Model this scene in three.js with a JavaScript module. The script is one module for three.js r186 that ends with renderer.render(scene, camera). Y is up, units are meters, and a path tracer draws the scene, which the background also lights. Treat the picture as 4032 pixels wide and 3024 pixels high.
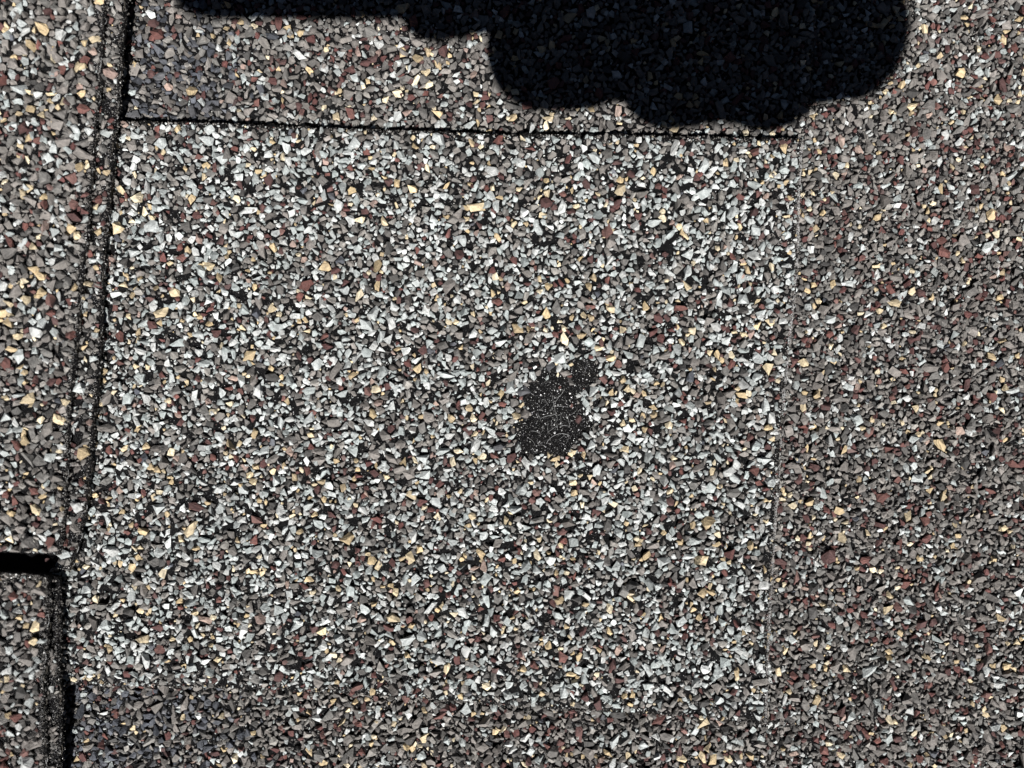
import * as THREE from 'three';
import { ConvexGeometry } from 'three/addons/geometries/ConvexGeometry.js';
import { MarchingCubes } from 'three/addons/objects/MarchingCubes.js';
import { createNoise2D, createNoise3D } from 'simplex-noise';

// ---------------------------------------------------------------- camera, sky, sun, exposure
const HC = 0.1642;                                   // lens height above the lower course (metres)
const FPX = 3027;                                    // focal length in pixels of the 4032 px wide photograph
const scene = new THREE.Scene();
const camera = new THREE.PerspectiveCamera(2 * Math.atan(1512 / FPX) * 180 / Math.PI, 4 / 3, 0.002, 60);
camera.position.set(0, HC, 0);
camera.up.set(0, 0, -1);
camera.lookAt(0, 0, 0);
camera.focus = HC - 0.0030;
camera.userData.fStop = 5;
scene.add(camera);

const SX = -0.10, SZ = -0.70;                        // shadow shift per metre of height: light comes from the bottom of the picture
const sunDir = new THREE.Vector3(-SX, 1, -SZ).normalize();
// clear deep-blue sky, brighter towards the horizon and round the sun
{
  const W = 256, H = 128, d = new Float32Array(W * H * 4);
  for (let r = 0; r < H; r++) for (let c = 0; c < W; c++) {
    const up = ((r + 0.5) / H - 0.5) * Math.PI, az = ((c + 0.5) / W - 0.5) * 2 * Math.PI, y = Math.sin(up);
    const cs = Math.cos(az) * Math.cos(up) * sunDir.x + y * sunDir.y + Math.sin(az) * Math.cos(up) * sunDir.z;
    const h = Math.pow(1 - Math.max(0, y), 3), glow = 0.5 * Math.pow(Math.max(0, cs), 12) + 0.12 * (1 + cs * cs), o = (r * W + c) * 4;
    const sky = [0.030 + 0.085 * h, 0.048 + 0.085 * h, 0.088 + 0.070 * h];
    for (let k = 0; k < 3; k++) d[o + k] = sky[k] * 0.42 * (0.75 + glow);
    d[o + 3] = 1;
  }
  const t = new THREE.DataTexture(d, W, H, THREE.RGBAFormat, THREE.FloatType);
  t.mapping = THREE.EquirectangularReflectionMapping; t.magFilter = t.minFilter = THREE.LinearFilter; t.needsUpdate = true;
  scene.background = t; scene.environment = t;
}
const sun = new THREE.DirectionalLight(new THREE.Color(1, 0.98, 0.952), 5);
sun.name = 'sun';
sun.position.copy(sunDir).multiplyScalar(3);
sun.castShadow = true;
sun.shadow.mapSize.set(4096, 4096);
Object.assign(sun.shadow.camera, { left: -0.4, right: 0.4, top: 0.4, bottom: -0.4, near: 0.5, far: 5 });
scene.add(sun, sun.target);
const renderer = new THREE.WebGLRenderer({ antialias: true });
renderer.toneMapping = THREE.LinearToneMapping;
renderer.toneMappingExposure = 1.6;
renderer.shadowMap.enabled = true;

// ---------------------------------------------------------------- helpers
let seed = 20240611;
const rnd = () => { seed = (seed + 0x6d2b79f5) | 0; let t = Math.imul(seed ^ (seed >>> 15), 1 | seed); t = (t + Math.imul(t ^ (t >>> 7), 61 | t)) ^ t; return ((t ^ (t >>> 14)) >>> 0) / 4294967296; };
const ru = (a, b) => a + (b - a) * rnd();
const gauss = () => Math.sqrt(-2 * Math.log(rnd() + 1e-9)) * Math.cos(6.28318 * rnd());
const n2 = createNoise2D(rnd), n2b = createNoise2D(rnd), n3 = createNoise3D(rnd);
const lerp = (a, b, t) => a + (b - a) * t;
const clamp = (x, a, b) => Math.min(b, Math.max(a, x));
const sstep = (a, b, x) => { const t = clamp((x - a) / (b - a), 0, 1); return t * t * (3 - 2 * t); };
const MM = 0.001;
// a point of the photograph, brought to the height y at which the thing lies
const px2x = (px, y) => (px - 2016) / FPX * (HC - y), py2z = (py, y) => (py - 1512) / FPX * (HC - y);
// a polyline (photo pixels) as x(z), world units, at height y
function edgeX(pts, y) {
  const q = pts.map(([a, b]) => [px2x(a, y), py2z(b, y)]);
  return (z) => {
    let i = 0; while (i < q.length - 2 && z > q[i + 1][1]) i++;
    const [x0, z0] = q[i], [x1, z1] = q[i + 1];
    return x0 + (x1 - x0) * (z - z0) / (z1 - z0);
  };
}
function edgeZ(pts, y) {
  const q = pts.map(([a, b]) => [px2x(a, y), py2z(b, y)]);
  return (x) => {
    let i = 0; while (i < q.length - 2 && x > q[i + 1][0]) i++;
    const [x0, z0] = q[i], [x1, z1] = q[i + 1];
    return z0 + (z1 - z0) * (x - x0) / (x1 - x0);
  };
}
const ragged = (t, o, amp) => amp * (0.55 * n2(t * 160, o) + 0.5 * n2(t * 620, o + 9) + 0.35 * n2(t * 1700, o + 31));

function shadowed(o) { o.traverse((m) => { if (m.isMesh) { m.castShadow = true; m.receiveShadow = true; } }); }
const names = new Map();
function thing(name, label, category, group) {
  const n = names.get(name) ?? 0; names.set(name, n + 1);
  const o = new THREE.Group();
  o.name = n ? name + '_' + String(n).padStart(3, '0') : name;
  o.userData = { label, category };
  if (group) o.userData.group = group;
  scene.add(o);
  return o;
}
function part(name, geometry, material, parent, label) {
  const m = new THREE.Mesh(geometry, material);
  m.name = name;
  if (label) m.userData.label = label;
  parent.add(m);
  return m;
}

// ---------------------------------------------------------------- procedural textures
function noiseTexture(size, f) {
  const data = new Uint8Array(size * size * 4);
  for (let j = 0; j < size; j++) for (let i = 0; i < size; i++) {
    const v = f(i / size, j / size), o = (j * size + i) * 4;
    for (let c = 0; c < 3; c++) data[o + c] = clamp((Array.isArray(v) ? v[c] : v) * 255, 0, 255);
    data[o + 3] = 255;
  }
  const t = new THREE.DataTexture(data, size, size);
  t.wrapS = t.wrapT = THREE.RepeatWrapping; t.magFilter = THREE.LinearFilter; t.needsUpdate = true;
  return t;
}
// noise that repeats over the unit square
const TAU = Math.PI * 2;
const n4 = (() => { const a = createNoise3D(rnd), b = createNoise3D(rnd); return (u, v, f) => 0.7 * (a(Math.cos(u * TAU) * f, Math.sin(u * TAU) * f, Math.cos(v * TAU) * f + 3) + b(Math.sin(v * TAU) * f, Math.cos(u * TAU) * f + 7, Math.sin(u * TAU) * f)); })();
const tarBump = noiseTexture(512, (u, v) => 0.5 + 0.22 * n4(u, v, 9) + 0.2 * n4(u, v, 24) + 0.15 * (rnd() - 0.5));
const grainBump = noiseTexture(256, (u, v) => 0.5 + 0.3 * n4(u, v, 5) + 0.3 * n4(u, v, 13) + 0.1 * (rnd() - 0.5));
// mineral mottling of the granules (10 mm per repeat)
const mottle = noiseTexture(512, (u, v) => { const w = n4(u, v, 6), s = n4(u, v, 15), t = n4(u, v, 30); const k = 0.82 + 0.19 * w + 0.13 * s + 0.06 * t; return [k, k * (1 - 0.012 * w), k * (1 - 0.02 * w)]; });
mottle.colorSpace = THREE.NoColorSpace;

const M = {
  tar: new THREE.MeshPhysicalMaterial({ specularIntensity: 0.28, name: 'asphalt', color: new THREE.Color(0.0055, 0.0054, 0.0058), roughness: 0.26, bumpMap: tarBump, bumpScale: 0.00028 }),
  crumb: new THREE.MeshPhysicalMaterial({ name: 'asphalt_crumb', color: 0xffffff, roughness: 0.27, specularIntensity: 0.8, flatShading: true }),
  granule: new THREE.MeshStandardMaterial({ name: 'granule_mineral', color: 0xffffff, vertexColors: true, roughness: 0.82, map: mottle, bumpMap: grainBump, bumpScale: 0.00016, flatShading: true }),
  dust: new THREE.MeshStandardMaterial({ name: 'mineral_dust', color: 0xffffff, roughness: 0.5, flatShading: true }),
  fibre: new THREE.MeshStandardMaterial({ name: 'glass_fibre', color: new THREE.Color(0.33, 0.33, 0.33), roughness: 0.35 }),
  mat: new THREE.MeshStandardMaterial({ name: 'fibre_mat', color: new THREE.Color(0.10, 0.088, 0.07), roughness: 0.9, bumpMap: grainBump, bumpScale: 0.0001 }),
};

// ---------------------------------------------------------------- layers of the shingles
// outlines read off the photograph, each at the height of its own layer
const Y = { low: 0, back: 0.0017, tab: 0.0044, upBack: 0.0072, upTop: 0.0088, up2Back: 0.0084, up2Top: 0.0103 };
const buttPts = [[3290, -900], [3198, 61], [3174, 425], [3150, 608], [3141, 790], [3138, 972], [3132, 1068], [3107, 1312], [3083, 1555], [3071, 1737], [3047, 2077], [3028, 2380], [3016, 2624], [3010, 2867], [3004, 3018], [2930, 4000]];
const up1BackPts = [[560, -900], [488, 0], [471, 243], [456, 450], [446, 550], [425, 790], [407, 980], [395, 1190], [389, 1373], [371, 1585], [352, 1798], [336, 1980], [301, 2145], [270, 2245], [255, 2300]];
const up1TopPts = [[490, -900], [412, 0], [390, 304], [371, 486], [352, 790], [340, 972], [328, 1008], [298, 1348], [267, 1658], [258, 1980], [232, 2169], [226, 2300]];
const up2BackPts = [[222, 2200], [222, 2289], [224, 2386], [226, 2563], [231, 2806], [228, 3024], [150, 4000]];
const up2TopPts = [[190, 2200], [188, 2277], [186, 2398], [172, 2684], [170, 3018], [90, 4000]];
const XMIN = -0.215, XMAX = 0.215, ZMIN = -0.185, ZMAX = 0.185;

// a sheet between xL(z) and xR(z), zT(x) and zB(x), with a worn uneven top, ragged rims and thickness
function sheet({ xL, xR, zT, zB, top, thick, step, wave, rag = [0, 0, 0, 0], id }) {
  const zt0 = zT(0), zb0 = zB(0), nz = Math.max(8, Math.round((zb0 - zt0) / step)), nx = Math.max(8, Math.round((xR(0.5 * (zt0 + zb0)) - xL(0.5 * (zt0 + zb0))) / step));
  const P = [], UV = [], I = [];
  const W = nx + 1;
  const plan = (i, j) => {
    const u = i / nx, v = j / nz;
    const zr = lerp(zt0, zb0, v), xg = lerp(xL(zr), xR(zr), u);
    let z = lerp(zT(xg) + ragged(xg, id + 1, rag[2]), zB(xg) + ragged(xg, id + 2, rag[3]), v);
    const x = lerp(xL(z) + ragged(z, id + 3, rag[0]), xR(z) + ragged(z, id + 4, rag[1]), u);
    return [x, z];
  };
  for (let j = 0; j <= nz; j++) for (let i = 0; i <= nx; i++) {
    const [x, z] = plan(i, j);
    const rim = Math.min(i, j, nx - i, nz - j) === 0 ? 0.00022 : 0;
    P.push(x, top + wave(x, z) + 0.00009 * n2(x * 900, z * 900) - rim, z);
    UV.push(x / 0.012, z / 0.012);
  }
  for (let j = 0; j < nz; j++) for (let i = 0; i < nx; i++) { const a = j * W + i; I.push(a, a + W, a + 1, a + 1, a + W, a + W + 1); }
  // rim, top row down to the underside
  const ring = [];
  for (let i = 0; i < nx; i++) ring.push([i, 0, 0, -1]);
  for (let j = 0; j < nz; j++) ring.push([nx, j, 1, 0]);
  for (let i = nx; i > 0; i--) ring.push([i, nz, 0, 1]);
  for (let j = nz; j > 0; j--) ring.push([0, j, -1, 0]);
  const rows = 5, base = P.length / 3, L = ring.length;
  for (let r = 0; r < rows; r++) ring.forEach(([i, j, ox, oz], k) => {
    const a = (j * W + i) * 3, t = (r + 0.6) / (rows - 0.4);
    const out = 0.00022 * Math.sin(Math.PI * Math.min(1, t)) + 0.00026 * n3(P[a] * 700, t * 5 + id, P[a + 2] * 700) + 0.00016 * (rnd() - 0.5);
    P.push(P[a] + ox * out, lerp(P[a + 1], top - thick, t), P[a + 2] + oz * out);
    UV.push(P[a] / 0.012 + t * thick / 0.012, P[a + 2] / 0.012);
  });
  for (let r = 0; r < rows; r++) for (let k = 0; k < L; k++) {
    const k1 = (k + 1) % L;
    const a = r ? base + (r - 1) * L + k : ring[k][1] * W + ring[k][0], b = r ? base + (r - 1) * L + k1 : ring[k1][1] * W + ring[k1][0], c = base + r * L + k, d = base + r * L + k1;
    I.push(a, b, c, b, d, c);
  }
  // underside
  const cIdx = P.length / 3, last = base + (rows - 1) * L;
  const [cx, cz] = plan(nx >> 1, nz >> 1);
  P.push(cx, top - thick, cz); UV.push(cx / 0.012, cz / 0.012);
  for (let k = 0; k < L; k++) I.push(cIdx, last + k, last + (k + 1) % L);
  const g = new THREE.BufferGeometry();
  g.setAttribute('position', new THREE.Float32BufferAttribute(P, 3));
  g.setAttribute('uv', new THREE.Float32BufferAttribute(UV, 2));
  g.setIndex(I);
  g.computeVertexNormals();
  const inside = (x, z, m = 0) => x > xL(z) + m && x < xR(z) - m && z > zT(x) + m && z < zB(x) - m;
  const rimDist = (x, z) => Math.min(x - xL(z), xR(z) - x, z - zT(x), zB(x) - z);
  return { geometry: g, inside, rimDist, y: (x, z) => top + wave(x, z), xL, xR, zT, zB };
}
const K = (v) => () => v;
const waveA = (x, z) => 0.00022 * n2(x * 60, z * 60) + 0.00012 * n2(x * 220 + 5, z * 220);
const waveTab = (x, z) => waveA(x, z) - 0.0004 * Math.exp(-(((x - px2x(2170, Y.tab)) / 0.009) ** 2 + ((z - py2z(1620, Y.tab)) / 0.009) ** 2));
const waveLow = (x, z) => 0.00022 * n2(x * 55 + 40, z * 55) + 0.00012 * n2(x * 220 + 15, z * 220);

const L = {};
L.low = sheet({ xL: K(-0.02), xR: K(XMAX), zT: K(ZMIN), zB: K(ZMAX), top: Y.low, thick: 0.0024, step: 0.0011, wave: waveLow, id: 10 });
L.back = sheet({ xL: K(-0.16), xR: edgeX(buttPts.map(([a, b]) => [a + 7, b]), Y.back), zT: K(ZMIN), zB: K(ZMAX), top: Y.back, thick: 0.0014, step: 0.0011, wave: waveA, rag: [0, 0.0002, 0, 0], id: 30 });
L.tab = sheet({
  xL: K(-0.14), xR: edgeX(buttPts, Y.tab), zT: edgeZ([[-700, 440], [250, 462], [480, 476], [900, 486], [1400, 507], [1750, 520], [2000, 530], [2060, 528], [2100, 530], [2600, 534], [3110, 546], [3400, 552]], Y.tab),
  zB: edgeZ([[-700, 2640], [250, 2695], [800, 2705], [1350, 2728], [1700, 2752], [2100, 2786], [2500, 2808], [3010, 2850], [3300, 2870]], Y.tab),
  top: Y.tab, thick: 0.0025, step: 0.0007, wave: waveTab, rag: [0, 0.00016, 0.0007, 0.0005], id: 50,
});
const up1End = edgeZ([[-700, 2150], [0, 2176], [176, 2184], [196, 2240], [270, 2246]], Y.upBack), up1TopEnd = edgeZ([[-700, 2140], [0, 2172], [240, 2186]], Y.upTop);
L.up1Back = sheet({ xL: K(XMIN), xR: edgeX(up1BackPts, Y.upBack), zT: K(ZMIN), zB: up1End, top: Y.upBack, thick: 0.0016, step: 0.0008, wave: waveA, rag: [0, 0.00035, 0, 0.0002], id: 70 });
L.up1Top = sheet({ xL: K(XMIN), xR: edgeX(up1TopPts, Y.upTop), zT: K(ZMIN), zB: up1TopEnd, top: Y.upTop, thick: 0.0015, step: 0.0008, wave: waveA, rag: [0, 0.00045, 0, 0.0006], id: 90 });
const up2Start = edgeZ([[-700, 2215], [0, 2254], [140, 2262], [185, 2276], [230, 2290]], Y.up2Top);
L.up2Back = sheet({ xL: K(XMIN), xR: edgeX(up2BackPts, Y.up2Back), zT: (x) => up2Start(x) + 0.0004, zB: K(ZMAX), top: Y.up2Back, thick: 0.0017, step: 0.0008, wave: waveLow, rag: [0, 0.0003, 0.0003, 0], id: 110 });
L.up2Top = sheet({ xL: K(XMIN), xR: edgeX(up2TopPts, Y.up2Top), zT: up2Start, zB: K(ZMAX), top: Y.up2Top, thick: 0.0019, step: 0.0008, wave: waveLow, rag: [0, 0.0005, 0.0004, 0], id: 130 });

const G = 'asphalt shingles of the roof';
const shingle = {
  low: thing('asphalt_shingle', 'brown and grey granule shingle filling the right side, below the dusty butt line', 'shingle', G),
  mid: thing('asphalt_shingle', 'middle shingle with a raised pale grey tab that has a bare black spot', 'shingle', G),
  up1: thing('asphalt_shingle', 'tall shingle overlapping along the left edge, above the short black slot', 'shingle', G),
  up2: thing('asphalt_shingle', 'shingle in the bottom left corner, below the short black slot', 'shingle', G),
};
part('base_layer', L.low.geometry, M.tar, shingle.low);
part('base_layer', L.back.geometry, M.tar, shingle.mid);
part('raised_tab', L.tab.geometry, M.tar, shingle.mid, 'raised pale grey tab with a bald black spot');
part('base_layer', L.up1Back.geometry, M.tar, shingle.up1);
part('top_layer', L.up1Top.geometry, M.tar, shingle.up1);
part('base_layer', L.up2Back.geometry, M.tar, shingle.up2);
part('top_layer', L.up2Top.geometry, M.tar, shingle.up2);

// ---------------------------------------------------------------- granules
function hull(nPts, squash) {
  const pts = [];
  for (let i = 0; i < nPts; i++) {
    const y = 1 - 2 * (i + 0.5 + ru(-0.35, 0.35)) / nPts, a = i * 2.39996 + ru(-0.7, 0.7), r = Math.sqrt(Math.max(0, 1 - y * y)), k = ru(0.62, 1.12);
    pts.push(new THREE.Vector3(Math.cos(a) * r * k, y * k, Math.sin(a) * r * k));
  }
  // chop with a few planes so that flat broken faces appear
  for (let c = 0; c < squash; c++) {
    const n = new THREE.Vector3(gauss(), gauss() + 0.6, gauss()).normalize(), d = ru(0.32, 0.62);
    for (const p of pts) { const e = p.dot(n) - d; if (e > 0) p.addScaledVector(n, -e * 0.93); }
  }
  const g = new ConvexGeometry(pts), pos = g.attributes.position, map = new Map(), V = [], I = [];
  for (let i = 0; i < pos.count; i++) {
    const key = [pos.getX(i), pos.getY(i), pos.getZ(i)].map((v) => v.toFixed(5)).join();
    if (!map.has(key)) { map.set(key, V.length / 3); V.push(pos.getX(i), pos.getY(i), pos.getZ(i)); }
    I.push(map.get(key));
  }
  // scale so that the plan measures about 2 x 2 and the height 2
  const b = [1e9, -1e9, 1e9, -1e9, 1e9, -1e9];
  for (let i = 0; i < V.length; i += 3) for (let c = 0; c < 3; c++) { b[c * 2] = Math.min(b[c * 2], V[i + c]); b[c * 2 + 1] = Math.max(b[c * 2 + 1], V[i + c]); }
  for (let i = 0; i < V.length; i += 3) for (let c = 0; c < 3; c++) V[i + c] = (V[i + c] - (b[c * 2] + b[c * 2 + 1]) / 2) * 2 / (b[c * 2 + 1] - b[c * 2]);
  return { V, I };
}
function rough({ V, I }) {                            // split every face in four and roughen
  const P = V.slice(), J = [], mid = new Map();
  const m = (a, b) => { const k = a < b ? a * 4096 + b : b * 4096 + a; if (!mid.has(k)) { mid.set(k, P.length / 3); for (let c = 0; c < 3; c++) P.push((P[a * 3 + c] + P[b * 3 + c]) / 2 * ru(0.95, 1.005)); } return mid.get(k); };
  for (let i = 0; i < I.length; i += 3) { const [a, b, c] = [I[i], I[i + 1], I[i + 2]], x = m(a, b), y = m(b, c), z = m(c, a); J.push(a, x, z, x, b, y, z, y, c, x, y, z); }
  for (let i = 0; i < P.length; i++) P[i] *= ru(0.965, 1.035);
  return { V: P, I: J };
}
const STONES = Array.from({ length: 64 }, () => rough(hull(8 + Math.floor(rnd() * 5), 4)));
const SMALL = Array.from({ length: 48 }, () => hull(7 + Math.floor(rnd() * 3), 2));
const COLORS = {
  pale: [[0.49, 0.52, 0.515], [0.40, 0.43, 0.425], [0.62, 0.64, 0.63], [0.32, 0.35, 0.347], [0.50, 0.51, 0.50], [0.37, 0.41, 0.405]],
  taupe: [[0.205, 0.19, 0.175], [0.27, 0.255, 0.235], [0.155, 0.143, 0.132], [0.225, 0.205, 0.19], [0.185, 0.178, 0.168], [0.12, 0.113, 0.107]],
  dark: [[0.085, 0.08, 0.075], [0.06, 0.058, 0.056], [0.11, 0.098, 0.09]],
  tan: [[0.66, 0.54, 0.35], [0.56, 0.43, 0.25], [0.72, 0.62, 0.44], [0.50, 0.385, 0.23]],
  red: [[0.12, 0.044, 0.039], [0.095, 0.035, 0.032], [0.15, 0.058, 0.048], [0.08, 0.032, 0.030]],
  pink: [[0.38, 0.275, 0.23], [0.32, 0.225, 0.195]],
  slate: [[0.065, 0.071, 0.088], [0.048, 0.053, 0.065], [0.10, 0.108, 0.128]],
};
const MIX = {
  tab: { pale: 0.52, taupe: 0.265, dark: 0.055, tan: 0.075, red: 0.07, pink: 0.01, slate: 0.005 },
  brown: { pale: 0.15, taupe: 0.545, dark: 0.115, tan: 0.06, red: 0.12, pink: 0.007, slate: 0.003 },
  left: { pale: 0.19, taupe: 0.52, dark: 0.10, tan: 0.085, red: 0.09, pink: 0.012, slate: 0.003 },
  blue: { pale: 0.06, taupe: 0.33, dark: 0.13, tan: 0.02, red: 0.09, pink: 0.01, slate: 0.36 },
};
const pick = (mix) => { let r = rnd(); for (const k in mix) { r -= mix[k]; if (r < 0) return k; } return 'taupe'; };

// the bald spot on the tab (photo pixels)
const BALD = [[600, 560], [700, 520], [800, 470], [800, 390], [860, 370], [930, 420], [1010, 450], [1120, 470], [1180, 380], [1180, 250], [1280, 220], [1400, 235], [1480, 270], [1510, 380], [1440, 470], [1370, 530], [1300, 610], [1190, 690], [1220, 770], [1290, 850], [1310, 930], [1390, 1000], [1450, 1090], [1330, 1150], [1290, 1210], [1200, 1290], [1150, 1380], [1010, 1480], [900, 1430], [830, 1420], [690, 1440], [500, 1470], [520, 1310], [470, 1210], [480, 1040], [650, 990], [640, 900], [560, 800], [590, 640]]
  .map(([a, b]) => [px2x(1900 + a / 3.318, Y.tab), py2z(1350 + b / 3.318, Y.tab)]);
function signedBald(x, z) {
  let inn = false, d = 1;
  for (let i = 0, j = BALD.length - 1; i < BALD.length; j = i++) {
    const [xi, zi] = BALD[i], [xj, zj] = BALD[j];
    if ((zi > z) !== (zj > z) && x < (xj - xi) * (z - zi) / (zj - zi) + xi) inn = !inn;
    const t = clamp(((x - xj) * (xi - xj) + (z - zj) * (zi - zj)) / ((xi - xj) ** 2 + (zi - zj) ** 2), 0, 1);
    d = Math.min(d, Math.hypot(x - xj - t * (xi - xj), z - zj - t * (zi - zj)));
  }
  return inn ? -d : d;
}
const inFrame = (x, z, m = 0) => Math.abs(x) < 0.108 + m && Math.abs(z) < 0.0815 + m;

class Field {
  constructor() { this.cell = 0.0024; this.grid = new Map(); this.items = []; }
  key(x, z) { return Math.floor(x / this.cell) * 100003 + Math.floor(z / this.cell); }
  free(x, z, r, k) {
    const cx = Math.floor(x / this.cell), cz = Math.floor(z / this.cell);
    for (let i = -1; i <= 1; i++) for (let j = -1; j <= 1; j++) {
      const c = this.grid.get((cx + i) * 100003 + cz + j);
      if (c) for (const o of c) { const d = k * (r + o.r); if ((o.x - x) ** 2 + (o.z - z) ** 2 < d * d) return false; }
    }
    return true;
  }
  add(o) { this.items.push(o); const k = this.key(o.x, o.z); if (!this.grid.has(k)) this.grid.set(k, []); this.grid.get(k).push(o); return o; }
}
// lay granules on one layer, the large ones first, the fine ones into the gaps
function strew(layer, mixAt, allowed, bareAt, sizeIn = 1) {
  const sizeK = sizeIn * 0.76;
  const f = new Field();
  const box = { x0: Math.max(XMIN, layer.box[0]), x1: Math.min(XMAX, layer.box[1]), z0: Math.max(ZMIN, layer.box[2]), z1: Math.min(ZMAX, layer.box[3]) };
  const area = (box.x1 - box.x0) * (box.z1 - box.z0) * 1e6;
  for (const g of layer.fixed ?? []) f.add(g);
  //  radius range (mm), tries per mm2, closeness
  const classes = [[1.15, 1.55, 0.028, 0.9], [0.9, 1.15, 0.17, 0.86], [0.7, 0.9, 0.8, 0.84], [0.5, 0.7, 1.9, 0.83], [0.34, 0.5, 2.3, 0.86], [0.2, 0.34, 1.9, 0.92]];
  classes.forEach(([r0, r1, per, k], ci) => {
    const tries = Math.round(area * per / (sizeK * sizeK));
    for (let i = 0; i < tries; i++) {
      const x = ru(box.x0, box.x1), z = ru(box.z0, box.z1), r = ru(r0, r1) * MM * sizeK;
      if ((ci > 3 && !inFrame(x, z, 0.008)) || (ci > 2 && !inFrame(x, z, 0.03))) continue;
      if (!allowed(x, z, r) || bareAt(x, z, r, ci)) continue;
      if (!f.free(x, z, r, k)) continue;
      f.add({ x, z, r });
    }
  });
  for (let i = 0; i < area * 0.09; i++) {              // some lie on top of the others
    const x = ru(box.x0, box.x1), z = ru(box.z0, box.z1), r = ru(0.35, 0.85) * MM * sizeK;
    if (inFrame(x, z, 0.008) && allowed(x, z, r) && !bareAt(x, z, r, 2)) f.items.push({ x, z, r, lift: ru(0.25, 0.6) * MM });
  }
  for (const g of f.items) {
    g.cls ??= pick(mixAt(g.x, g.z));
        if (g.cls === 'tan' && g.r < 0.0004 && rnd() < 0.35) g.cls = 'taupe';
    g.asp ??= clamp(Math.exp(Math.abs(gauss()) * 0.36), 1, 2.6);
    g.yaw ??= ru(0, TAU);
    g.h ??= g.r * ru(0.5, 1.0);
    g.tx ??= gauss() * 0.42; g.tz ??= gauss() * 0.42;
    g.y = layer.y(g.x, g.z) + g.h * ru(0.05, 0.65) + (g.lift ?? 0);
    const c = COLORS[g.cls][Math.floor(rnd() * COLORS[g.cls].length)], v = Math.exp(gauss() * 0.13);
    const b = COLORS.taupe[Math.floor(rnd() * 6)], w = 0.3 * rnd() * rnd();   // coatings vary from chip to chip
    g.color = c.map((q, i) => lerp(q, b[i], w) * v);
    g.stone = Math.floor(rnd() * 64);
    g.fine = !inFrame(g.x, g.z, 0.006) || g.r < 0.00043;
  }
  return f.items;
}
const mtx = new THREE.Matrix4(), quat = new THREE.Quaternion(), eul = new THREE.Euler(), pos = new THREE.Vector3(), scl = new THREE.Vector3();
function place(g) {
  eul.set(g.tx, g.yaw, g.tz, 'XZY');
  quat.setFromEuler(eul);
  pos.set(g.x, g.y, g.z);
  scl.set(g.r * 1.12 * Math.sqrt(g.asp), g.h, g.r * 1.12 / Math.sqrt(g.asp));
  return mtx.compose(pos, quat, scl);
}
function mergeGranules(list) {
  let nv = 0, ni = 0;
  const src = (g) => (g.fine ? SMALL[g.stone % 48] : STONES[g.stone]);
  for (const g of list) { const s = src(g); nv += s.V.length / 3; ni += s.I.length; }
  const P = new Float32Array(nv * 3), C = new Float32Array(nv * 3), UV = new Float32Array(nv * 2), I = new Uint32Array(ni), v = new THREE.Vector3();
  let vo = 0, io = 0;
  for (const g of list) {
    const s = src(g), m = place(g), n = s.V.length / 3;
    for (const i of s.I) I[io++] = i + vo;
    for (let i = 0; i < n; i++) {
      v.set(s.V[i * 3], s.V[i * 3 + 1], s.V[i * 3 + 2]).applyMatrix4(m);
      const o = vo + i, t = 1 + gauss() * 0.17;
      P[o * 3] = v.x; P[o * 3 + 1] = v.y; P[o * 3 + 2] = v.z;
      UV[o * 2] = (v.x + v.y * 0.7) / 0.01; UV[o * 2 + 1] = (v.z + v.y * 0.7) / 0.01;
      for (let c = 0; c < 3; c++) C[o * 3 + c] = g.color[c] * t;
    }
    vo += n;
  }
  const geo = new THREE.BufferGeometry();
  geo.setAttribute('position', new THREE.BufferAttribute(P, 3));
  geo.setAttribute('color', new THREE.BufferAttribute(C, 3));
  geo.setAttribute('uv', new THREE.BufferAttribute(UV, 2));
  geo.setIndex(new THREE.BufferAttribute(I, 1));
  return geo;
}
// shared shapes and materials of the granules that are meshes of their own
const stoneGeo = STONES.slice(0, 32).map(({ V, I }) => {
  const g = new THREE.BufferGeometry(), C = [], UV = [];
  for (let i = 0; i < V.length; i += 3) { const t = 1 + gauss() * 0.17; C.push(t, t, t); UV.push((V[i] + V[i + 1] * 0.5) * 0.1, (V[i + 2] + V[i + 1] * 0.5) * 0.1); }
  g.setAttribute('position', new THREE.Float32BufferAttribute(V, 3));
  g.setAttribute('color', new THREE.Float32BufferAttribute(C, 3));
  g.setAttribute('uv', new THREE.Float32BufferAttribute(UV, 2));
  g.setIndex(I);
  return g;
});
const stoneMat = new Map();
function stoneMaterial(g) {
  const k = g.cls + Math.floor(rnd() * 6);
  if (!stoneMat.has(k)) { const m = M.granule.clone(); m.name = 'granule_' + g.cls; m.color = new THREE.Color().setRGB(...g.color); stoneMat.set(k, m); }
  return stoneMat.get(k);
}
function dress(parent, items) {
  const seen = items.filter((g) => inFrame(g.x, g.z, -0.001) && !g.hidden).sort((a, b) => (b.own ? 1 : b.r) - (a.own ? 1 : a.r)).slice(0, 300), own = new Set(seen);
  for (const g of seen) {
    const m = part('granule', stoneGeo[g.stone % 32], stoneMaterial(g), parent);
    m.applyMatrix4(place(g));
  }
  const rest = part('granule_cover', mergeGranules(items.filter((g) => !own.has(g))), M.granule, parent);
  rest.userData.kind = 'stuff';
}
const boxOf = (l) => { const p = l.geometry.attributes.position; l.geometry.computeBoundingBox(); const b = l.geometry.boundingBox; return [b.min.x, b.max.x, b.min.z, b.max.z]; };
for (const k in L) L[k].box = boxOf(L[k]);

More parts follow.
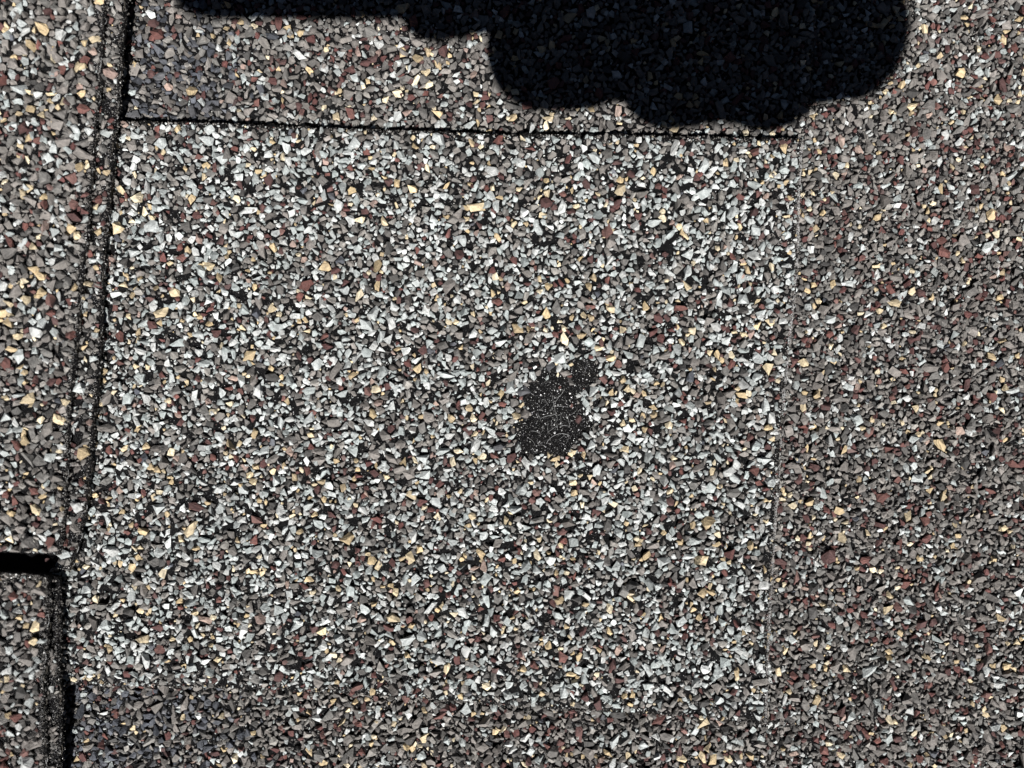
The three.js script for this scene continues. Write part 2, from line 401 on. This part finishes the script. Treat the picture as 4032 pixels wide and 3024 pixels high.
// granules that stand out by themselves: [px, py, class, radius px, aspect, yaw, lift mm]
const own = (list, y) => list.map(([a, b, cls, r, asp = 1.2, yaw = 0, lift = 0]) => ({ x: px2x(a, y), z: py2z(b, y), cls, r: r * 0.9 / FPX * (HC - y), asp, yaw, lift: lift * MM, own: true }));
L.tab.fixed = own([
  [2032, 1637, 'tan', 17, 1.25, -0.3, 0.5], [2067, 1632, 'taupe', 19, 1.1, 0.5, 0.55], [2052, 1595, 'tan', 12, 1.0, 0], [2026, 1588, 'taupe', 20, 1.5, 1.0],
  [2245, 1502, 'taupe', 16, 1.0, 0], [2279, 1652, 'red', 15, 1.5, 1.3], [2204, 1525, 'red', 7, 1.3, 1.3], [2225, 1470, 'taupe', 18, 1.5, 0.1], [2205, 1412, 'pale', 25, 1.2, 0.4],
  [2200, 1450, 'pale', 16, 1.3, 1.2], [2168, 1442, 'slate', 17, 1.2, 0.5], [2155, 1488, 'pale', 9, 1.6, 1.4], [2062, 1543, 'slate', 26, 1.3, -0.4], [2252, 1596, 'red', 8, 1.5, 1.4],
  [2242, 1482, 'red', 9, 1.3, 0.5], [2248, 1436, 'tan', 8, 1.3, 0.7], [2096, 1478, 'pale', 17, 1.8, -1.1], [2120, 1468, 'taupe', 15, 1.1, 0.4], [2330, 1540, 'pale', 22, 1.6, 0.7],
  [2160, 1792, 'tan', 13, 1.4, 1.2], [2287, 1765, 'red', 15, 1.1, 0], [2035, 1770, 'pale', 22, 1.7, 0.9], [1970, 1553, 'tan', 18, 1.0, 0.2], [2325, 1750, 'pale', 18, 1.1, 0.2],
  [2355, 1370, 'tan', 18, 1.2, -0.5], [2405, 1410, 'tan', 17, 1.5, 0], [1475, 1235, 'pale', 27, 1.15, 0.4], [1455, 1120, 'red', 0.1], [1765, 1130, 'taupe', 30, 1.4, 1.2],
  [3008, 1818, 'pale', 25, 1.5, 0.3, 0.1], [3028, 1895, 'pale', 22, 1.2, 0], [640, 1230, 'tan', 27, 1.4, 1.2], [985, 1400, 'tan', 24, 1.3, 1.2], [920, 955, 'tan', 0.1], [465, 900, 'tan', 27, 1.2, 0.8],
  [600, 890, 'pale', 28, 1.15, 0.1], [660, 815, 'taupe', 0.1], [2150, 800, 'red', 24, 1.0, 0], [2440, 750, 'tan', 25, 1.4, 1.4], [2090, 770, 'tan', 0.1], [1870, 820, 'tan', 26, 1.6, -0.3],
  [2188, 2325, 'red', 26, 1.2, 0.6], [1370, 2120, 'tan', 28, 1.3, 0.1], [2215, 2580, 'red', 24, 1.0, 0], [2410, 2615, 'red', 22, 1.2, 0.8], [1815, 2290, 'red', 0.1], [2785, 2055, 'tan', 26, 1.2, 0.9],
  [2760, 2205, 'tan', 27, 1.3, 0.6], [2950, 2150, 'tan', 22, 1.6, 1.2], [1020, 2650, 'tan', 0.1], [3082, 560, 'red', 14, 1.1, 0], [3045, 562, 'red', 12, 1.1, 0], [2970, 600, 'red', 19, 1.3, 0], [470, 830, 'tan', 0.1],
].filter((g) => g[3] > 1), Y.tab);
L.low.fixed = own([[3415, 2643, 'pale', 25, 1.9, 0.5, 0.25], [3700, 1750, 'tan', 26, 1.8, -0.4], [3370, 1670, 'tan', 0.2], [3258, 2120, 'red', 0.2], [3200, 2390, 'red', 0.2], [3192, 2980, 'tan', 0.2], [3260, 2190, 'red', 30, 1.3, 0.8], [3185, 1975, 'tan', 24, 1.4, -0.6], [3165, 1425, 'tan', 21, 1.4, 0.2], [3030, 470, 'pale', 0.2]].filter((g) => g[3] > 1), Y.low);
L.low.fixed.forEach((g) => { if (g.lift > 0.0005) g.color = null; });

const inUp = (x, z, m) => L.up1Back.inside(x, z, m) || L.up2Back.inside(x, z, m);
const patch = (x, z, f, o) => n2b(x * f + o, z * f - o) * 0.6 + n2b(x * f * 2.3 - o, z * f * 2.3 + o) * 0.4;
const veins = (x, z, o, lim) => patch(x, z, 170, o) < lim;
{
  const low = strew(L.low, () => MIX.brown, (x, z, r) => L.low.inside(x, z, r) && !L.back.inside(x, z, 0.0015), (x, z, r, c) => veins(x, z, 3, -0.62), 0.95);
  dress(shingle.low, low);
}
{
  const cool = (x, z) => { const d1 = Math.hypot((x - px2x(620, Y.back)) / 0.020, (z - py2z(250, Y.back)) / 0.017), d2 = Math.hypot((x - px2x(520, Y.back)) / 0.028, (z - py2z(2900, Y.back)) / 0.016); return Math.min(d1, d2) + 0.25 * n2b(x * 120, z * 120); };
  const back = strew(L.back, (x, z) => (rnd() < 1 - sstep(0.6, 1.25, cool(x, z)) ? MIX.blue : MIX.brown), (x, z, r) => L.back.inside(x, z, r * 0.6) && !(x < L.tab.xR(z) && z > L.tab.zT(x) - 0.0011 - r * 0.4 && z < L.tab.zB(x) + r * 0.3) && x > -0.0965, (x, z, r, c) => veins(x, z, 13, -0.6), 1.06);
  const tab = strew(L.tab, (x, z) => (rnd() < clamp(0.1 + 0.35 * (n2b(x * 32 + 7, z * 32) * 0.6 + n2b(x * 90, z * 90 + 3) * 0.4), 0, 1) ? MIX.brown : MIX.tab), (x, z, r) => L.tab.inside(x, z, r * 0.8) && x > -0.0957 && !inUp(x, z, 0.012), (x, z, r, c) => {
    if (inFrame(x, z) && signedBald(x, z) < r * 0.85) return true;
    const e = Math.min(L.tab.xR(z) - x, z - L.tab.zT(x), L.tab.zB(x) - z);
    if (e < 0.0013 && c < 5 && n2b(x * 260, z * 260) < 0.35 - e * 330) return true;
    return veins(x, z, 23, -0.36);
  });
  for (const g of tab) g.hidden = inUp(g.x, g.z, 0.0005);
  for (const g of back) g.hidden = inUp(g.x, g.z, 0.0005);
  dress(shingle.mid, [...back, ...tab]);
}
{
  const edgeBare = (l, w) => (x, z, r, c) => { const e = l.xR(z) - x; return (e < w && n2b(x * 300, z * 140) < 0.55 - e / w * 0.9) || veins(x, z, 33, -0.5); };
  const top1 = strew(L.up1Top, () => MIX.left, (x, z, r) => L.up1Top.inside(x, z, r * 0.8), edgeBare(L.up1Top, 0.0005), 1.14);
  const b1 = strew(L.up1Back, () => MIX.left, (x, z, r) => L.up1Back.inside(x, z, r * 0.7) && x > L.up1Top.xR(z) - 0.0004 && z < L.up1Back.zB(x) - 0.0012, (x, z, r) => n2b(x * 200, z * 160) < -0.45, 1.0);
  const c1 = strew(L.up1Back, () => MIX.left, (x, z, r) => x < L.up1Top.xR(z) - 0.003 && z > L.up1Top.zB(x) + 0.001 && L.up1Back.inside(x, z, r), () => rnd() < 0.93, 0.9);
  dress(shingle.up1, [...top1, ...b1, ...c1]);
  const e2 = edgeBare(L.up2Top, 0.0010);
  const top2 = strew(L.up2Top, () => MIX.left, (x, z, r) => L.up2Top.inside(x, z, r * 0.8), (x, z, r, c) => { const d = z - L.up2Top.zT(x); return e2(x, z, r, c) || (d < 0.0035 && n2b(x * 260, z * 260) < 0.6 - d * 260); }, 1.14);
  const b2 = strew(L.up2Back, () => MIX.left, (x, z, r) => L.up2Back.inside(x, z, r * 0.7) && x > L.up2Top.xR(z) - 0.0004, (x, z, r) => n2b(x * 200, z * 160) < -0.1, 1.0);
  dress(shingle.up2, [...top2, ...b2]);
}

// ---------------------------------------------------------------- mineral dust in the asphalt
const speck = new THREE.OctahedronGeometry(1, 0);
function dustOn(parent, spots) {
  const m = new THREE.InstancedMesh(speck, M.dust, spots.length), c = new THREE.Color();
  spots.forEach(([x, y, z, r, v], i) => {
    eul.set(ru(0, 6), ru(0, 6), ru(0, 6)); quat.setFromEuler(eul);
    m.setMatrixAt(i, mtx.compose(pos.set(x, y, z), quat, scl.set(r * ru(0.6, 1.4), r * ru(0.6, 1.2), r)));
    m.setColorAt(i, c.setRGB(v, v * ru(0.96, 1), v * ru(0.92, 1.02)));
  });
  m.name = 'mineral_dust'; m.userData.kind = 'stuff';
  parent.add(m);
}
{
  const spots = [], add = (l, x, z, r, v, up = 0) => spots.push([x, l.y(x, z) + 0.00006 + up, z, r, v]);
  for (let i = 0; i < 22000; i++) {
    const x = ru(-0.09, 0.062), z = ru(-0.056, 0.076);
    if (L.tab.inside(x, z, 0.0002) && !inUp(x, z, 0)) add(L.tab, x, z, Math.min(0.00012, 0.00003 + 0.00004 * -Math.log(rnd() + 1e-3)), ru(0.1, 0.75));
  }
  for (let i = 0; i < 1700; i++) {                  // the bald spot shows it best
    const x = ru(px2x(2020, Y.tab), px2x(2370, Y.tab)), z = ru(py2z(1400, Y.tab), py2z(1810, Y.tab));
    if (signedBald(x, z) < 0.0004) add(L.tab, x, z, 0.000016 + 0.000036 * -Math.log(rnd() + 1e-3), ru(0.1, 0.9));
  }
  for (let i = 0; i < 9000; i++) {
    const x = ru(-0.1, 0.064), z = rnd() < 0.5 ? ru(-0.082, -0.05) : ru(0.06, 0.082);
    if (L.back.inside(x, z, 0.0002) && !L.tab.inside(x, z, 0)) add(L.back, x, z, 0.00003 + 0.00004 * -Math.log(rnd() + 1e-3), ru(0.08, 0.6));
  }
  // pale dust lodged along the butt line
  for (let i = 0; i < 5200; i++) {
    const z = ru(-0.088, 0.088), k = gauss();
    const x = L.tab.xR(z) + 0.0003 + k * 0.00028;
    if (n2b(z * 240, 5) < -0.35) continue;
    const onTab = z > L.tab.zT(x) && z < L.tab.zB(x);
    const y = (onTab ? Y.tab : Y.back) - 0.0001 - Math.max(0, k) * 0.0005;
    spots.push([x, y, z, ru(0.00004, 0.00016), ru(0.12, 0.42)]);
  }
  dustOn(shingle.mid, spots);
  const s1 = [], s2 = [];
  for (let i = 0; i < 3500; i++) {
    const z = ru(-0.088, 0.04), t = rnd() < 0.5, l = t ? L.up1Top : L.up1Back, x = l.xR(z) - Math.abs(gauss()) * 0.0014;
    if (l.inside(x, z, 0)) s1.push([x, l.y(x, z) + 0.00005, z, ru(0.00003, 0.00009), ru(0.1, 0.7)]);
  }
  for (let i = 0; i < 1500; i++) {
    const z = ru(0.041, 0.088), t = rnd() < 0.5, l = t ? L.up2Top : L.up2Back, x = l.xR(z) - Math.abs(gauss()) * 0.0014;
    if (l.inside(x, z, 0)) s2.push([x, l.y(x, z) + 0.00005, z, ru(0.00003, 0.00009), ru(0.1, 0.7)]);
  }
  dustOn(shingle.up1, s1);
  dustOn(shingle.up2, s2);
  const s3 = [];
  for (let i = 0; i < 9000; i++) { const x = ru(0.05, 0.112), z = ru(-0.085, 0.085); if (!L.back.inside(x, z, 0)) s3.push([x, L.low.y(x, z) + 0.00006, z, 0.00003 + 0.00004 * -Math.log(rnd() + 1e-3), ru(0.08, 0.6)]); }
  dustOn(shingle.low, s3);
}

// crumbs of asphalt torn up along the cut rims and in the bald spot
function crumbsOn(parent, spots) {
  const m = new THREE.InstancedMesh(new THREE.IcosahedronGeometry(1, 0), M.crumb, spots.length), c = new THREE.Color();
  spots.forEach(([x, y, z, r, kind], i) => {
    eul.set(ru(0, 6), ru(0, 6), ru(0, 6)); quat.setFromEuler(eul);
    m.setMatrixAt(i, mtx.compose(pos.set(x, y, z), quat, scl.set(r * ru(0.6, 1.5), r * ru(0.6, 1.2), r)));
    const v = kind === 0 || rnd() < 0.4 ? ru(0.006, 0.011) : ru(0.03, 0.17);        // bare asphalt, or mat and stone dust stuck to it
    m.setColorAt(i, c.setRGB(v, v * 0.94, v * 0.87));
  });
  m.name = 'asphalt_crumb'; m.userData.kind = 'stuff';
  parent.add(m);
}
{
  const along = (l, z0, z1, n, drop, list) => { for (let i = 0; i < n; i++) { const z = ru(z0, z1), k = gauss(), x = l.xR(z) + k * 0.00045; if (z > l.zB(x) || z < l.zT(x)) continue; list.push([x, l.y(x, z) - ru(-0.1, 1) * Math.max(0, k) * drop - 0.00004, z, ru(0.00005, 0.0002)]); } return list; };
  crumbsOn(shingle.up1, along(L.up1Back, -0.09, 0.041, 1700, 0.0012, along(L.up1Top, -0.09, 0.038, 1700, 0.0012, [])));
  const c2 = along(L.up2Back, 0.041, 0.09, 700, 0.0012, along(L.up2Top, 0.041, 0.09, 800, 0.0012, []));
  for (let i = 0; i < 3200; i++) { const x = ru(-0.112, -0.0915), z = L.up2Top.zT(x) + Math.abs(gauss()) * 0.0019; if (x > L.up2Top.xR(z)) continue; c2.push([x, Y.up2Top + ru(-0.0002, 0.0001), z, ru(0.00007, 0.00025)]); }
  crumbsOn(shingle.up2, c2);
  const c3 = along(L.tab, -0.056, 0.075, 1500, 0.0008, along(L.back, -0.09, 0.09, 900, 0.0004, []));
  for (let i = 0; i < 2600; i++) { const x = ru(-0.088, 0.062), t = rnd() < 0.5, z = t ? L.tab.zT(x) + Math.abs(gauss()) * 0.0007 - 0.0001 : L.tab.zB(x) - Math.abs(gauss()) * 0.0006 + 0.0002; if (!inUp(x, z, 0)) c3.push([x, L.tab.y(x, z) - 0.00006, z, ru(0.00006, 0.0002)]); }
  for (let i = 0; i < 4200; i++) { const x = ru(px2x(2020, Y.tab), px2x(2370, Y.tab)), z = ru(py2z(1400, Y.tab), py2z(1810, Y.tab)); if (signedBald(x, z) < 0.0006) c3.push([x, L.tab.y(x, z) - 0.00003, z, ru(0.00006, 0.00022), 0]); }
  crumbsOn(shingle.mid, c3);
}

// ---------------------------------------------------------------- glass fibres laid bare
function fibre(parent, pts, r) {
  const c = new THREE.CatmullRomCurve3(pts);
  part('glass_fibre', new THREE.TubeGeometry(c, 10, r, 5), M.fibre, parent);
}
{
  const F = (list, r) => fibre(shingle.mid, list.map(([a, b]) => { const x = px2x(1900 + a / 3.318, Y.tab), z = py2z(1350 + b / 3.318, Y.tab); return new THREE.Vector3(x, L.tab.y(x, z) + 0.00012 + r, z); }), r);
  const r = 0.00002;
  F([[830, 1320], [870, 1260], [940, 1210], [1020, 1185], [1080, 1190], [1140, 1215]], 0.000032);
  F([[760, 985], [830, 960], [900, 945], [960, 930]], 0.000032);
  F([[910, 690], [930, 800], [960, 930], [980, 1000]], r);
  F([[1040, 660], [980, 730], [930, 820], [880, 890]], r);
  F([[1010, 1090], [1060, 1080], [1110, 1085]], 0.000032);
  F([[780, 740], [820, 750], [835, 790]], r);
  F([[850, 1170], [920, 1120], [990, 1070], [1050, 1060]], r);
  F([[920, 690], [970, 720], [1020, 690]], r);
  F([[630, 1150], [700, 1160], [770, 1200]], r);
  F([[1110, 960], [1130, 1040], [1140, 1110]], r);
  F([[600, 1240], [660, 1290], [690, 1350]], r);
  F([[950, 830], [1040, 830], [1120, 840]], r);
  for (let i = 0; i < 24; i++) {
    const a = ru(620, 1180), b = ru(700, 1360), t = ru(0, TAU), l = ru(30, 140), bend = ru(-0.25, 0.25);
    F([[a, b], [a + Math.cos(t) * l * 0.5, b + Math.sin(t) * l * 0.5], [a + Math.cos(t + bend) * l, b + Math.sin(t + bend) * l]], ru(0.00001, 0.000018));
  }
  // frayed fibres of the mat along the left rims
  for (const [l, sh, z0, z1, n] of [[L.up1Back, shingle.up1, -0.082, 0.039, 46], [L.up1Top, shingle.up1, -0.082, 0.035, 26], [L.up2Back, shingle.up2, 0.043, 0.082, 14], [L.up2Top, shingle.up2, 0.042, 0.082, 14], [L.tab, shingle.mid, -0.05, 0.07, 40]]) {
    for (let i = 0; i < n; i++) {
      const z = ru(z0, z1), x = l.xR(z), y = l.y(x, z) - ru(0.0001, 0.0009), d = ru(0.0006, 0.003) * (rnd() < 0.5 ? -1 : 1), o = ru(0.0001, 0.0005), drop = ru(-0.0003, 0.0003);
      const c = new THREE.CatmullRomCurve3([new THREE.Vector3(x - 0.0001, y, z), new THREE.Vector3(l.xR(z + d * 0.5) + o, y + drop * 0.5, z + d * 0.5), new THREE.Vector3(l.xR(z + d) + o * ru(0, 1), y + drop, z + d)]);
      part('glass_fibre', new THREE.TubeGeometry(c, 6, ru(0.00003, 0.00006), 5), rnd() < 0.5 ? M.mat : M.fibre, sh);
    }
  }
}

// ---------------------------------------------------------------- the rest of the roof slope
{
  const t = noiseTexture(1024, () => 0.1), d = t.image.data;
  const all = Object.keys(MIX.brown);
  for (let i = 0; i < 26000; i++) {
    const k = pick(MIX.brown), c = COLORS[k][Math.floor(rnd() * COLORS[k].length)], cx = rnd() * 1024, cz = rnd() * 1024, r = ru(2, 5), a = ru(1, 1.6), w = ru(0, 6), cs = Math.cos(w), sn = Math.sin(w);
    for (let y = -8; y <= 8; y++) for (let x = -8; x <= 8; x++) {
      const u = (x * cs + y * sn) / a, v = -x * sn + y * cs;
      if (u * u + v * v > r * r) continue;
      const o = ((Math.floor(cz + y + 1024) % 1024) * 1024 + Math.floor(cx + x + 1024) % 1024) * 4;
      for (let q = 0; q < 3; q++) d[o + q] = clamp(Math.pow(c[q], 1 / 2.2) * 255, 0, 255);
    }
  }
  t.colorSpace = THREE.SRGBColorSpace;
  t.repeat.set(6 / 0.22, 6 / 0.22);
  const roof = new THREE.Mesh(new THREE.BoxGeometry(6, 0.03, 6), new THREE.MeshStandardMaterial({ name: 'roof_granules', map: t, roughness: 0.9 }));
  roof.name = 'roof';
  roof.position.set(0, -0.0185, 0);
  roof.userData = { kind: 'structure', label: 'granule covered roof slope under and around the shingles' };
  scene.add(roof);
}

// ---------------------------------------------------------------- phone and hand, whose shadow falls across the top
const K2 = (HC - 0.0025) / FPX * 4032 / 2212;
const S = (p, q, y) => new THREE.Vector3((p - 1106) * K2 - SX * (y - 0.0025), y, (q - 843) * K2 - SZ * (y - 0.0025));
{
  const ym = HC + 0.0075, a = S(350, 36, ym), b = S(1885, 36, ym), w = b.x - a.x, h = 0.0745, r = 0.011;
  const rounded = (w, h, r) => { const s = new THREE.Shape(); s.moveTo(r, 0); s.lineTo(w - r, 0); s.quadraticCurveTo(w, 0, w, r); s.lineTo(w, h - r); s.quadraticCurveTo(w, h, w - r, h); s.lineTo(r, h); s.quadraticCurveTo(0, h, 0, h - r); s.lineTo(0, r); s.quadraticCurveTo(0, 0, r, 0); return s; };
  const slab = (w, h, r, d, bev) => { const g = new THREE.ExtrudeGeometry(rounded(w - 2 * bev, h - 2 * bev, r), { depth: d - 2 * bev, bevelEnabled: true, bevelThickness: bev, bevelSize: bev, bevelSegments: 3, curveSegments: 10 }); g.translate(bev, bev, bev); g.rotateX(-Math.PI / 2); return g; };
  const phone = thing('phone', 'dark phone held flat above the shingles, casting the shadow', 'phone');
  phone.position.set(a.x, HC + 0.0035, a.z);
  const body = new THREE.MeshStandardMaterial({ name: 'phone_body', color: new THREE.Color(0.03, 0.032, 0.036), roughness: 0.45, metalness: 0.3 });
  const glass = new THREE.MeshStandardMaterial({ name: 'phone_glass', color: new THREE.Color(0.006, 0.006, 0.007), roughness: 0.08 });
  part('body', slab(w, h, r, 0.0078, 0.0012), body, phone);
  const sc = part('screen', slab(w - 0.007, h - 0.007, 0.008, 0.0006, 0.0002), glass, phone); sc.position.set(0.0035, 0.0077, -0.0035);
  const island = part('camera_island', slab(0.034, 0.034, 0.008, 0.0014, 0.0004), body, phone);
  island.position.set(-a.x - 0.009, -0.0013, -a.z + 0.009);
  for (const [x, z] of [[0, 0], [0.016, -0.006], [0, -0.0155]]) {
    const ring = part('lens', new THREE.CylinderGeometry(0.0058, 0.0058, 0.0012, 28), glass, phone);
    ring.position.set(-a.x + x, -0.0016, -a.z + z);
  }
}
{
  const H = HC, J = [];
  const bone = (A, ra, B, rb) => J.push([A, ra * MM, B, rb * MM]);
  const chain = (...p) => { for (let i = 0; i + 3 < p.length; i += 2) bone(p[i], p[i + 1], p[i + 2], p[i + 3]); };
  const heel = S(1835, 60, H + 0.002), wrist = S(1690, -270, H + 0.03), elbow = S(1650, -1700, H + 0.26);
  chain(S(1700, 10, H - 0.009), 9.5, S(1350, -45, H - 0.0105), 8.6, S(1150, -30, H - 0.0105), 8, S(930, 16, H - 0.0095), 7.4);            // index finger along the back
  chain(S(1760, 55, H - 0.006), 10, S(1235, 125, H - 0.004), 9.6, S(1155, 126, H - 0.006), 9.4, S(1330, 40, H - 0.0115), 7.6);            // middle finger
  chain(S(1800, 75, H - 0.002), 10, S(1435, 164, H + 0.002), 9.2, S(1440, 70, H - 0.0135), 7.8, S(1500, 0, H - 0.0125), 7.2);               // ring finger
  chain(S(1835, 55, H + 0.004), 10, S(1650, 164, H + 0.005), 9.2, S(1620, 75, H - 0.012), 7.6, S(1660, 0, H - 0.012), 6.8);                 // little finger
  chain(wrist, 18, S(1830, -10, H + 0.022), 13, S(1650, -60, H + 0.0235), 10, S(1490, -110, H + 0.0215), 8.6);                           // thumb over the screen
  chain(heel, 13, S(1800, 0, H + 0.002), 13, wrist, 20, S(1672, -800, H + 0.115), 27, elbow, 38);                                        // palm, wrist, forearm
  bone(S(1700, 10, H - 0.009), 10, heel, 12); bone(S(1435, 164, H + 0.002), 9.2, S(1650, 164, H + 0.005), 9.2); bone(S(1650, 163, H + 0.005), 9, S(1835, 75, H + 0.003), 12); bone(S(1760, 55, H - 0.006), 10, wrist, 18);
  const smin = (a, b, k) => { const h = clamp(0.5 + 0.5 * (b - a) / k, 0, 1); return lerp(b, a, h) - k * h * (1 - h); };
  const dist = (x, y, z) => {
    let d = 1;
    for (const [A, ra, B, rb] of J) {
      const bx = B.x - A.x, by = B.y - A.y, bz = B.z - A.z, t = clamp(((x - A.x) * bx + (y - A.y) * by + (z - A.z) * bz) / (bx * bx + by * by + bz * bz), 0, 1);
      d = smin(d, Math.hypot(x - A.x - bx * t, y - A.y - by * t, z - A.z - bz * t) - lerp(ra, rb, t), 0.004);
    }
    return d;
  };
  const c = new THREE.Vector3(0.075, H + 0.12, 0.06), half = 0.17, res = 116;
  const mc = new MarchingCubes(res, new THREE.MeshStandardMaterial(), false, false, 120000);
  mc.isolation = 0;
  const hs = res / 2;
  for (let k = 0; k < res; k++) for (let j = 0; j < res; j++) for (let i = 0; i < res; i++)
    mc.field[i + j * res + k * res * res] = -dist(c.x + (i - hs) / hs * half, c.y + (j - hs) / hs * half, c.z + (k - hs) / hs * half) / half;
  mc.update();
  const n = mc.count, g = new THREE.BufferGeometry();
  g.setAttribute('position', new THREE.BufferAttribute(Float32Array.from(mc.positionArray.subarray(0, n * 3)), 3));
  g.setAttribute('normal', new THREE.BufferAttribute(Float32Array.from(mc.normalArray.subarray(0, n * 3)), 3));
  g.scale(half, half, half); g.translate(c.x, c.y, c.z);
  const person = thing('person', 'bare right hand and dark sleeved arm holding the phone over the roof', 'person');
  const skin = new THREE.MeshStandardMaterial({ name: 'skin', color: new THREE.Color(0.50, 0.29, 0.20), roughness: 0.6 });
  part('arm', g, skin, person);
  const prof = [[0.0005, 0.33], [0.05, 0.32], [0.056, 0.27], [0.054, 0.20], [0.049, 0.14], [0.046, 0.08], [0.043, 0.04], [0.0425, 0.004], [0.041, 0], [0.0395, 0.004], [0.039, 0.05]].map(([r, y]) => new THREE.Vector2(r, y));
  const sl = new THREE.LatheGeometry(prof, 40), sp = sl.attributes.position;
  for (let i = 0; i < sp.count; i++) { const x = sp.getX(i), y = sp.getY(i), z = sp.getZ(i), k = 1 + 0.03 * n3(x * 30, y * 60, z * 30); sp.setXYZ(i, x * k, y, z * k); }
  sl.computeVertexNormals();
  const sleeve = part('sleeve', sl, new THREE.MeshStandardMaterial({ name: 'sleeve_cloth', color: new THREE.Color(0.035, 0.04, 0.055), roughness: 0.95 }), person);
  const from = S(1672, -800, H + 0.115), dir = elbow.clone().sub(from).normalize();
  sleeve.position.copy(from); sleeve.quaternion.setFromUnitVectors(new THREE.Vector3(0, 1, 0), dir);
}

shadowed(scene);
renderer.render(scene, camera);
